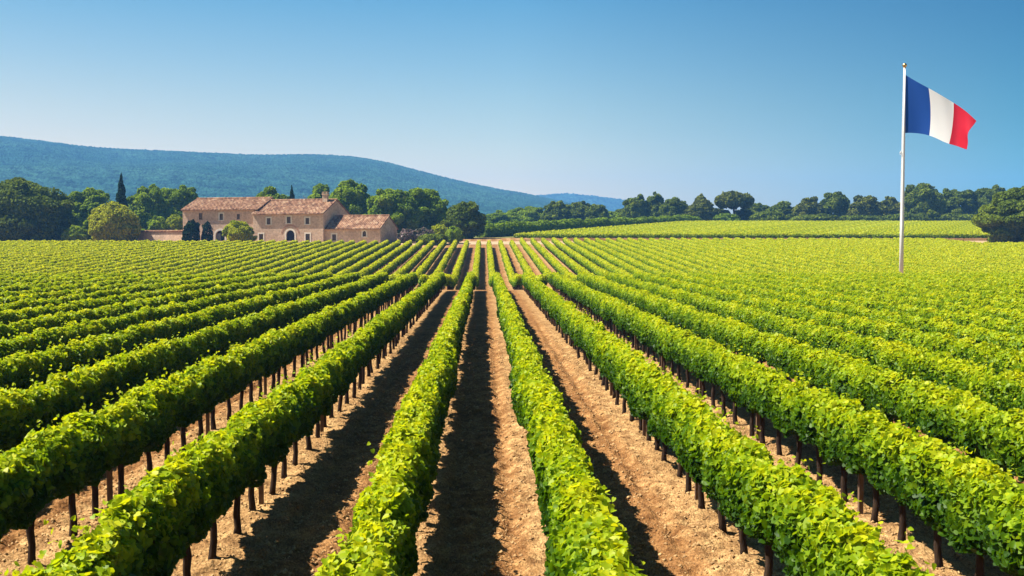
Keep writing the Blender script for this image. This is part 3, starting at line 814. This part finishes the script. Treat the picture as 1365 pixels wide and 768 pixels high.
# tree line on the right
GT = 'trees of the distant tree line'
for a in [
    ('oak_tree', 640, 694, 281, 352, M_GREEN, 'low green tree above the left end of the long hedge'),
    ('oak_tree', 676, 734, 275, 380, M_GREEN, 'pale green tree in the gap under the far hill'),
    ('oak_tree', 724, 762, 268, 372, M_OAK, 'leftmost of three dark trees below the small distant hill'),
    ('oak_tree', 754, 790, 266, 384, M_OAK, 'middle of three dark trees below the small distant hill'),
    ('oak_tree', 780, 812, 270, 370, M_OAK, 'rightmost of three dark trees below the small distant hill'),
    ('oak_tree', 800, 838, 281, 390, M_GREEN, 'low tree in the dip between two dark tree groups'),
    ('oak_tree', 828, 866, 259, 366, M_OAK, 'tall dark tree just right of the small distant hill'),
    ('oak_tree', 858, 890, 257, 376, M_OAK, 'dark rounded tree second right of the distant hill'),
    ('oak_tree', 876, 918, 264, 362, M_OAK, 'dark tree left of the pointed pine'),
    ('pointed_pine', 915, 953, 259, 356, M_PINE, 'pointed bushy pine left of the umbrella pine'),
    ('oak_tree', 992, 1030, 271, 378, M_OAK, 'low dark tree right of the umbrella pine'),
    ('oak_tree', 1020, 1066, 269, 372, M_OAK, 'dark tree second right of the umbrella pine'),
    ('oak_tree', 1056, 1100, 263, 364, M_PINE, 'olive dark tree third right of the umbrella pine'),
    ('oak_tree', 1092, 1135, 254, 370, M_OAK, 'tall dark tree midway between umbrella pine and flagpole'),
    ('oak_tree', 1130, 1174, 260, 360, M_PINE, 'olive green tree second left of the flagpole'),
    ('oak_tree', 1168, 1208, 262, 366, M_PINE, 'olive green tree directly left of the flagpole'),
    ('oak_tree', 1202, 1260, 242, 352, M_OAK, 'tallest dark tree directly right of the flagpole'),
    ('oak_tree', 1250, 1304, 249, 360, M_OAK, 'broad dark tree left of the big right bush'),
    ('oak_tree', 1292, 1346, 246, 366, M_OAK, 'broad dark tree rising behind the big right bush'),
    ('oak_tree', 1338, 1396, 246, 356, M_OAK, 'dark tree at the right edge above the big bush'),
    ('shrub', 950, 985, 284, 350, M_GREEN, 'low green shrub under the umbrella pine'),
    ('shrub', 896, 924, 285, 350, M_OAK, 'low dark shrub at the foot of the pointed pine'),
    ('shrub', 1000, 1050, 281, 349, M_OAK, 'low dark shrub right of the umbrella pine trunk'),
]:
    nm, a0, a1, tp, Yd, mt, lb = a
    if nm == 'pointed_pine':
        T('pine_tree', 'tree', a0, a1, tp, Yd, mt, lb, GT, 0.45, 24, 2.6, 'spire', 0.0); continue
    T(nm, 'shrub' if nm == 'shrub' else 'tree', a0, a1, tp, Yd, mt, lb, GT, 0.5, 24, 2.6, trunk=nm != 'shrub')
up_pine = T('pine_tree', 'tree', 954, 1002, 250, 356, M_PINE, 'flat topped umbrella pine standing above the tree line', GT, 0.5, 34, 3.2, 'umbrella', 0.48)
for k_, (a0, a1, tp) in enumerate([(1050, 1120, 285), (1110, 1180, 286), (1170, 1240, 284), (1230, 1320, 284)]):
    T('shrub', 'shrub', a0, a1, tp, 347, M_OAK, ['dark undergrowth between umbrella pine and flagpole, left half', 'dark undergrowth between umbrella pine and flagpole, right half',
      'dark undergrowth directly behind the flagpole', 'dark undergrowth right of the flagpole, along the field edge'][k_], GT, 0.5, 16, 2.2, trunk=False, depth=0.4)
for k_, (a0, a1, tp, lb) in enumerate([(812, 850, 276, 'low dark tree filling the gap left of the tall dark tree'), (934, 972, 275, 'dark tree in front of the umbrella pine trunk, left side'),
        (976, 1014, 278, 'dark tree in front of the umbrella pine trunk, right side'), (900, 930, 273, 'dark low tree just left of the pointed pine')]):
    T('oak_tree', 'tree', a0, a1, tp, 392 if k_ in (0, 3) else 362, M_OAK, lb, GT, 0.5, 20, 2.6)
T('broad_bush', 'shrub', 1304, 1420, 249, 216, M_OAK, 'big dark rounded bush at the right edge of the field', None, 0.36, 34, 2.5)

# long hedge on the field's far side
def hedge():
    a = world_at(640, 321, 243); b = world_at(930, 321, 345)
    h = empty('hedge', (a.x, a.y, 0), 'long straight green hedge below the tree line, right of the farm', 'hedge')
    rng = np.random.default_rng(31)
    n = 26000
    t = rng.random(n); th = rng.random(n) * 2 * math.pi
    nz = Noise(32)
    Lh = math.hypot(b.x - a.x, b.y - a.y); u = np.array([(b.x - a.x) / Lh, (b.y - a.y) / Lh]); v = np.array([-u[1], u[0]])
    hh = 2.9 + 0.7 * nz(t * 60, np.zeros(n)) + 0.7 * nz(t * 160, th)
    r = 1 - 0.35 * rng.random(n) ** 2
    off = np.cos(th) * 1.5 * r; zz = hh * 0.5 + np.sin(th) * hh * 0.52 * r
    x = u[0] * t * Lh + v[0] * off; y = u[1] * t * Lh + v[1] * off
    z = terrain(a.x + x, a.y + y) + zz
    out = np.stack([v[0] * np.cos(th), v[1] * np.cos(th), np.sin(th)], -1)
    nr = unit(out + (rng.random((n, 3)) * 2 - 1) * 0.7)
    V, f, sz, ti = leaves(np.stack([x, y, z], -1), nr, 0.5 * (0.6 + 0.7 * rng.random(n)), np.clip(0.2 + 0.5 * rng.random(n), 0, 1), rng, LEAF_CARD)
    link('foliage', np_mesh('foliage', V, f, sz, M_GREEN, tint=ti), h)
hedge()

# ------------------------------------------------------------------ farmhouse
RZ = math.radians(-17)
A = world_at(244, 321, 229)
UX = (math.cos(RZ), math.sin(RZ)); VX = (-math.sin(RZ), math.cos(RZ))
HG = 4.15                                             # floor level of the farm
house = empty('farmhouse', (A.x, A.y, HG), 'long pink brown stone farmhouse with terracotta tiled roofs', 'farmhouse', None, RZ)
def u_at(px, v=0.0):
    """Distance along the house front that is seen at the column px."""
    d = world_at(px, 321, 100) - CAM; k = d.x / d.y
    ax, ay = A.x + VX[0] * v - CAM.x, A.y + VX[1] * v - CAM.y
    return (k * ay - ax) / (UX[0] - k * UX[1])
def z_at(py, u, v=0.0):
    Y = A.y + UX[1] * u + VX[1] * v
    return world_at(682, py, Y).z - HG

def front_wall(m, u0, u1, v, z1, holes, depth=0.32):
    """Front face with real openings (u0, u1, z0, z1, arched) and their reveals."""
    us = sorted({u0, u1, *[h[0] for h in holes], *[h[1] for h in holes]}); zs = sorted({-1.7, z1, *[h[2] for h in holes], *[h[3] for h in holes]})
    for a, b in zip(us, us[1:]):
        for c, d in zip(zs, zs[1:]):
            mu, mz = (a + b) / 2, (c + d) / 2
            if any(h[0] < mu < h[1] and h[2] < mz < h[3] for h in holes): continue
            m.add([(a, v, c), (b, v, c), (b, v, d), (a, v, d)], [(0, 1, 2, 3)])
    for (a, b, c, d, arch) in holes:
        w = (b - a) / 2; cx = (a + b) / 2; prof = [(a, c)]
        if arch:
            zsp = d - w
            arc = [(cx - w * math.cos(math.pi * i / 12), zsp + w * math.sin(math.pi * i / 12)) for i in range(13)]
            prof += arc
            for i in range(12):                        # spandrels
                p, q = arc[i], arc[i + 1]
                m.add([(p[0], v, p[1]), (q[0], v, q[1]), (q[0], v, d + 1e-4), (p[0], v, d + 1e-4)], [(0, 1, 2, 3)])
        else:
            prof += [(a, d), (b, d)]
        prof.append((b, c))
        for p, q in zip(prof, prof[1:]):
            m.add([(p[0], v, p[1]), (q[0], v, q[1]), (q[0], v + depth, q[1]), (p[0], v + depth, p[1])], [(0, 1, 2, 3)])

def surround(u0, u1, z0, z1, arch, v, t=0.26, sill=True, parent=None):
    """Dressed stone round an opening, 4 cm proud of the wall."""
    m = MB(); y0, y1 = v - 0.05, v + 0.10
    w = (u1 - u0) / 2; cx = (u0 + u1) / 2
    zt = z1 - w if arch else z1
    m.box(u0 - t, u0, y0, y1, z0, zt); m.box(u1, u1 + t, y0, y1, z0, zt)
    if arch:
        N = 12
        for i in range(N):
            a0, a1 = math.pi * i / N, math.pi * (i + 1) / N
            P = lambda r, a: (cx - r * math.cos(a), zt + r * math.sin(a))
            q = [P(w, a0), P(w, a1), P(w + t, a1), P(w + t, a0)]
            m.add([(p[0], y0, p[1]) for p in q] + [(p[0], y1, p[1]) for p in q], [(0, 1, 2, 3), (3, 2, 6, 7), (0, 4, 5, 1)])
    else:
        m.box(u0 - t, u1 + t, y0, y1, z1, z1 + t)
    if sill: m.box(u0 - t * 1.2, u1 + t * 1.2, y0 - 0.06, y1, z0 - 0.16, z0)
    return m.build('surround', FRAME_STONE, parent)

def opening_fill(name, u0, u1, z0, z1, arch, v, mat):
    m = MB(); w = (u1 - u0) / 2; cx = (u0 + u1) / 2
    if arch:
        zt = z1 - w
        pts = [(u0, z0)] + [(cx - w * math.cos(math.pi * i / 12), zt + w * math.sin(math.pi * i / 12)) for i in range(13)] + [(u1, z0)]
    else:
        pts = [(u0, z0), (u0, z1), (u1, z1), (u1, z0)]
    n = len(pts)
    m.add([(p[0], v, p[1]) for p in pts] + [(p[0], v + 0.08, p[1]) for p in pts], [tuple(range(n))] + [(i, (i + 1) % n, n + (i + 1) % n, n + i) for i in range(n)])
    return m.build(name, mat, house)

def window(u0, u1, z0, z1, arch, v, stone=True):
    win = opening_fill('window', u0, u1, z0, z1, arch, v + 0.24, GLASS)
    m = MB(); y0, y1 = v + 0.19, v + 0.235; b = 0.08; zt = z1
    m.box(u0, u0 + b, y0, y1, z0, zt); m.box(u1 - b, u1, y0, y1, z0, zt); m.box(u0 + b, u1 - b, y0, y1, z0, z0 + b)
    if not arch: m.box(u0 + b, u1 - b, y0, y1, z1 - b, z1)
    cx = (u0 + u1) / 2; m.box(cx - 0.03, cx + 0.03, y0, y1, z0 + b, z1 - b)
    m.box(u0 + b, cx - 0.03, y0, y1, (z0 + z1) / 2 - .025, (z0 + z1) / 2 + .025); m.box(cx + 0.03, u1 - b, y0, y1, (z0 + z1) / 2 - .025, (z0 + z1) / 2 + .025)
    m.build('frame', SHUTTER, win)
    if stone: surround(u0, u1, z0, z1, arch, v, parent=win)
    return win

def corrugated_roof(u0, u1, v0, vr, v1, ze, zr, ze2, name='roof', over=0.45):
    """Two pitches of canal tiles: real ribs down the slope, stepped courses, thickness and a ridge."""
    m = MB(); per = 0.42; n = int((u1 - u0 + 2 * over * 0.4) / per * 4)
    ua, ub = u0 - over * 0.4, u1 + over * 0.4
    for (va, za, vb, zb) in ((v0 - over, None, vr, zr), (v1 + over, None, vr, zr)):
        slope = (zr - (ze if va < vr else ze2)) / abs(vr - (v0 if va < vr else v1))
        za = zr - slope * abs(va - vr)
        rows_ = 16
        vs = []; fs = []
        for j in range(rows_ + 1):
            t = j / rows_; vv = va + (vb - va) * t; zz = za + (zb - za) * t + (0.05 if j < rows_ else 0)
            for i in range(n + 1):
                uu = ua + (ub - ua) * i / n
                vs.append((uu, vv, zz + 0.07 * math.cos(2 * math.pi * i / 4.0) + 0.03 * math.sin(j * 2.4 + i * 0.7) + 0.10))
        for j in range(rows_):
            for i in range(n):
                fs.append((j*(n+1)+i, j*(n+1)+i+1, (j+1)*(n+1)+i+1, (j+1)*(n+1)+i))
        m.add(vs, fs)
        # underside and verge thickness
        m.add([(ua, va, za - 0.04), (ub, va, za - 0.04), (ub, vb, zb - 0.04), (ua, vb, zb - 0.04), (ua, va, za + 0.08), (ub, va, za + 0.08), (ub, vb, zb + 0.08), (ua, vb, zb + 0.08)],
              [(0, 1, 2, 3), (0, 1, 5, 4), (1, 2, 6, 5), (0, 3, 7, 4)])
    m.tube([(ua, vr, zr + 0.16), (ub, vr, zr + 0.16)], 0.17, 8)
    return m.build(name, TILE, house)

def block(u0, u1, v0, D, ze, zr, holes, gable_v=None):
    m = MB(); v1 = v0 + D; vr = v0 + D / 2
    front_wall(m, u0, u1, v0, ze, holes)
    m.add([(u0, v1, -1.7), (u1, v1, -1.7), (u1, v1, ze), (u0, v1, ze)], [(1, 0, 3, 2)])
    for uu, fl in ((u0, 1), (u1, 0)):
        q = [(uu, v0, -1.7), (uu, v1, -1.7), (uu, v1, ze), (uu, vr, zr - 0.05), (uu, v0, ze)]
        m.add(q, [tuple(range(5)) if not fl else (4, 3, 2, 1, 0)])
    m.box(u0 + .3, u1 - .3, v0 + 0.6, v0 + 0.65, -0.5, ze - 0.1)     # dark back of the rooms
    m.box(u0 - 0.01, u1 + 0.01, v0 - 0.14, v0 - 0.004, ze - 0.22, ze - 0.04)   # eaves course
    o = m.build('wall', WALL, house)
    return o

def opening(px, py0, py1, wpx, v, arch=False, zmin=None):
    u = u_at(px, v); Y = A.y + UX[1] * u
    w = wpx / F * Y / math.cos(RZ) * 0.5
    z0 = z_at(py1, u, v) if zmin is None else zmin
    return (u - w, u + w, z0, z_at(py0, u, v), arch)

# block one (left), block two (middle, a little forward), low wing (right)
V1, V2, V3 = 0.0, -1.2, -0.4
B1 = (u_at(244, V1), u_at(341, V1)); B2 = (u_at(337.5, V2), u_at(431, V2)); B3 = (B2[1] + 0.01, u_at(507, V3))
e1 = z_at(279.5, B1[1] / 2, V1); r1 = z_at(265.3, B1[1] / 2 + 2, V1 + 6)
e2 = z_at(284.8, (B2[0] + B2[1]) / 2, V2); r2 = z_at(267.6, (B2[0] + B2[1]) / 2, V2 + 6.5)
e3 = z_at(304.2, (B3[0] + B3[1]) / 2, V3); r3 = z_at(288.6, (B3[0] + B3[1]) / 2, V3 + 4.6)

w1 = [opening(268, 284.3, 293.2, 5.0, V1), opening(295.5, 285.2, 293.6, 5.0, V1), opening(318, 285.5, 292.8, 4.4, V1)]
g1 = opening(293.5, 307.5, 320, 13, V1, True, zmin=-0.2)
block(B1[0], B1[1], V1, 12, e1, r1, w1 + [g1])
w2 = [opening(358.5, 291, 299.5, 5.2, V2), opening(385.2, 289, 297.8, 5.4, V2), opening(410, 290.6, 299, 5.2, V2), opening(348.2, 312, 322, 6.0, V2), opening(410.3, 311.8, 322, 6.0, V2)]
d2 = opening(387.2, 307, 322, 11.5, V2, True, zmin=-0.2)
block(B2[0], B2[1], V2, 13, e2, r2, w2 + [d2])
w3 = [opening(445.5, 312.5, 321, 5.6, V3), opening(485.8, 308, 315.5, 4.8, V3, True)]
block(B3[0], B3[1], V3, 9.2, e3, r3, w3)
for q, (h, st) in enumerate(zip(w1, (False, True, False))): window(*h, V1, st)
for h in w2: window(*h, V2)
for h in w3: window(*h, V3)
# arched gateway: a grey leaf closed on the left, on the right a near-black panel painted as the shade of an open room
gate = opening_fill('gateway', g1[0], g1[1], g1[2], g1[3], True, V1 + 0.55, DOORWAY_SHADE)
surround(*g1, V1, 0.4, False, gate)
lm = MB(); lw = (g1[1] - g1[0]) / 2
lm.box(g1[0], g1[0] + lw * 0.92, V1 + 0.34, V1 + 0.42, g1[2], g1[3] - lw * 0.55); lm.build('door_leaf', DOORWOOD, gate)
door = opening_fill('door', d2[0], d2[1], d2[2], d2[3], True, V2 + 0.3, DOORWAY_SHADE)
surround(*d2, V2, 0.34, False, door)
am = MB(); cx = (d2[0] + d2[1]) / 2; wv = (d2[1] - d2[0]) / 2 + 0.9; zt = d2[3] - (d2[1] - d2[0]) / 2
for i in range(14):                                     # relieving arch of thin bricks over the door
    a0, a1 = math.pi * (0.04 + 0.92 * i / 14), math.pi * (0.04 + 0.92 * (i + 0.85) / 14)
    Pq = [(cx - r * math.cos(a), zt + r * math.sin(a)) for r, a in ((wv, a0), (wv, a1), (wv + 0.3, a1), (wv + 0.3, a0))]
    am.add([(p[0], V2 - 0.04, p[1]) for p in Pq] + [(p[0], V2 + 0.04, p[1]) for p in Pq], [(0, 1, 2, 3), (3, 2, 6, 7), (0, 4, 5, 1), (1, 5, 6, 2), (0, 3, 7, 4)])
am.build('relieving_arch', simple_mat('brick', (0.36, 0.19, 0.12), (0.48, 0.28, 0.19), 3), house)
corrugated_roof(B1[0], B1[1] + 0.6, V1, V1 + 6, V1 + 12, e1, r1, e1)
rf2 = corrugated_roof(B2[0], B2[1], V2, V2 + 6.5, V2 + 13, e2, r2, e2)
corrugated_roof(B3[0] + 0.35, B3[1], V3, V3 + 4.6, V3 + 9.2, e3, r3, e3)
ch = MB(); cu = u_at(434, V2 + 5.5)
ch.box(cu - .55, cu + .55, V2 + 5.2, V2 + 6.0, r2 - 1.2, r2 + 1.15); ch.box(cu - .68, cu + .68, V2 + 5.08, V2 + 6.12, r2 + 1.15, r2 + 1.32)
ch.box(cu - .5, cu - .3, V2 + 5.25, V2 + 5.95, r2 + 1.32, r2 + 1.6); ch.box(cu + .3, cu + .5, V2 + 5.25, V2 + 5.95, r2 + 1.32, r2 + 1.6); ch.box(cu - .62, cu + .62, V2 + 5.15, V2 + 6.05, r2 + 1.6, r2 + 1.72)
ch.build('chimney', WALL, rf2)

# low garden wall running left from the house
def garden_wall():
    a = world_at(184, 321, 236); b = world_at(245, 321, 230)
    L = math.hypot(b.x - a.x, b.y - a.y)
    t = empty('stone_wall', (a.x, a.y, 4.1), 'low pink brown garden wall with tiled coping left of the farmhouse', 'wall', None, math.atan2(b.y - a.y, b.x - a.x))
    h = world_at(215, 309.0, 233).z - 4.1
    m = MB(); m.box(0, L, -0.25, 0.25, -1.8, h); m.build('masonry', WALL, t)
    c = MB(); n = 40
    for i in range(n):
        x0 = L * i / n; c.tube([(x0 + L / n * .5, -0.42, h + .02), (x0 + L / n * .5, 0, h + .26), (x0 + L / n * .5, 0.42, h + .02)], L / n * .42, 6)
    c.build('coping', TILE, t)
garden_wall()

# ------------------------------------------------------------------ flag
def flag():
    Yp = 85.0
    b = world_at(1201.3, 363, Yp); x = b.x; g = gz(x, Yp)
    ztop = world_at(1204.6, 91, Yp).z
    H = ztop - g
    pole = empty('flagpole', (x, Yp, g), 'tall white metal flagpole standing in the vineyard at right', 'flagpole')
    m = MB(); m.tube([(0, 0, -0.2), (0, 0, H * 0.3), (0, 0, H * 0.7), (0, 0, H)], [0.17, 0.155, 0.13, 0.095], 20, True); m.build('pole', METALW, pole, True)
    f = MB()
    for i in range(9):
        pass
    prof = [(0.0, 0.06), (0.02, 0.10), (0.05, 0.10), (0.07, 0.07)] + [(0.07 + 0.17 * (1 - math.cos(a)) , 0.17 * math.sin(a) + 0.004) for a in np.linspace(0.35, math.pi - 0.02, 9)]
    f.tube([(0, 0, H + p[0]) for p in prof], [p[1] * 1.05 for p in prof], 16); f.build('finial', BRASS, pole, True)
    bs = MB(); bs.tube([(0, 0, 0.0), (0, 0, 0.12), (0, 0, 0.14), (0, 0, 0.3)], [0.38, 0.38, 0.24, 0.22], 18); bs.build('base_collar', METALW, pole, True)
    hz_ = lambda py: world_at(1204, py, Yp).z - g
    # halyard on the left face of the pole and its cleat
    c = MB(); c.tube([(-0.16, -0.06, 1.2), (-0.145, -0.06, H * .5), (-0.115, -0.05, H - 0.1)], 0.012, 5); c.build('halyard', CORD, pole)
    k = MB(); k.tube([(-0.30, -0.05, hz_(204)), (-0.13, -0.05, hz_(204))], 0.035, 6); k.tube([(-0.24, -0.05, hz_(204) - .16), (-0.24, -0.05, hz_(204) + .16)], 0.03, 6); k.build('cleat', METALW, pole)
    # the cloth hangs from its hoist edge and swings out to the right, falling towards the fly end
    px = Yp / F
    sT = [0, .36, .70, 1.0]
    topx, topy = np.array([1206.5, 1237.5, 1271, 1300.5]), np.array([99.5, 117.5, 137, 161])
    botx, boty = np.array([1205.5, 1238.5, 1265, 1289.5]), np.array([177.5, 181, 191.5, 198.5])
    nu, nv = 84, 48
    U, Vv = np.meshgrid(np.linspace(0, 1, nu), np.linspace(0, 1, nv))
    def cub(u, ys):
        out = np.zeros_like(u); P = np.array([0, 1/3, 2/3, 1.0])
        for i in range(4):
            l_ = np.ones_like(u)
            for j in range(4):
                if j != i: l_ *= (u - P[j]) / (P[i] - P[j])
            out += ys[i] * l_
        return out
    bow = 4 * Vv * (1 - Vv)
    PX = cub(U, topx) * (1 - Vv) + cub(U, botx) * Vv
    PY = cub(U, topy) * (1 - Vv) + cub(U, boty) * Vv
    PX = PX + bow * (2.6 * np.sin(U * math.pi * 1.0) * 1.0 - 4.2 * U ** 6) + 1.2 * np.sin(Vv * 9 + 1) * U ** 8
    PY = PY + 1.0 * np.sin(U * 13 + 0.5) * U * (0.3 + Vv * 0.7)
    # folds: depth along the view, running diagonally as the cloth hangs from the upper hoist corner
    ph = U * 2 * math.pi * 1.55 + (1 - Vv) * 1.0
    dep = 0.22 * np.sin(ph + 0.4) * U ** 0.8 + 0.045 * np.sin(U * 19 - Vv * 2.5 + 0.8) * U ** 0.7 - 3.6 * U
    D0 = Yp
    co = []
    for a, b_, dd in zip(PX.ravel(), PY.ravel(), dep.ravel()):
        p = world_at(a, b_, D0 + dd); co.append((p.x, p.y, p.z))
    i = (np.arange(nv - 1)[:, None] * nu + np.arange(nu - 1)[None, :]).ravel()
    V = np.array(co); org = Vector((x + 0.12, Yp, float(V[0, 2])))
    V = V - np.array(org)
    me = np_mesh('flag', V, np.stack([i, i + 1, i + nu + 1, i + nu], -1).ravel(), np.full(len(i), 4), FLAGM, tint=np.clip(U.ravel() * 0.999, 0, 1), smooth=True)
    fo = link('flag', me, None, org)
    tag(fo, 'blue white and red tricolour flag flying from the white pole', 'flag')
flag()
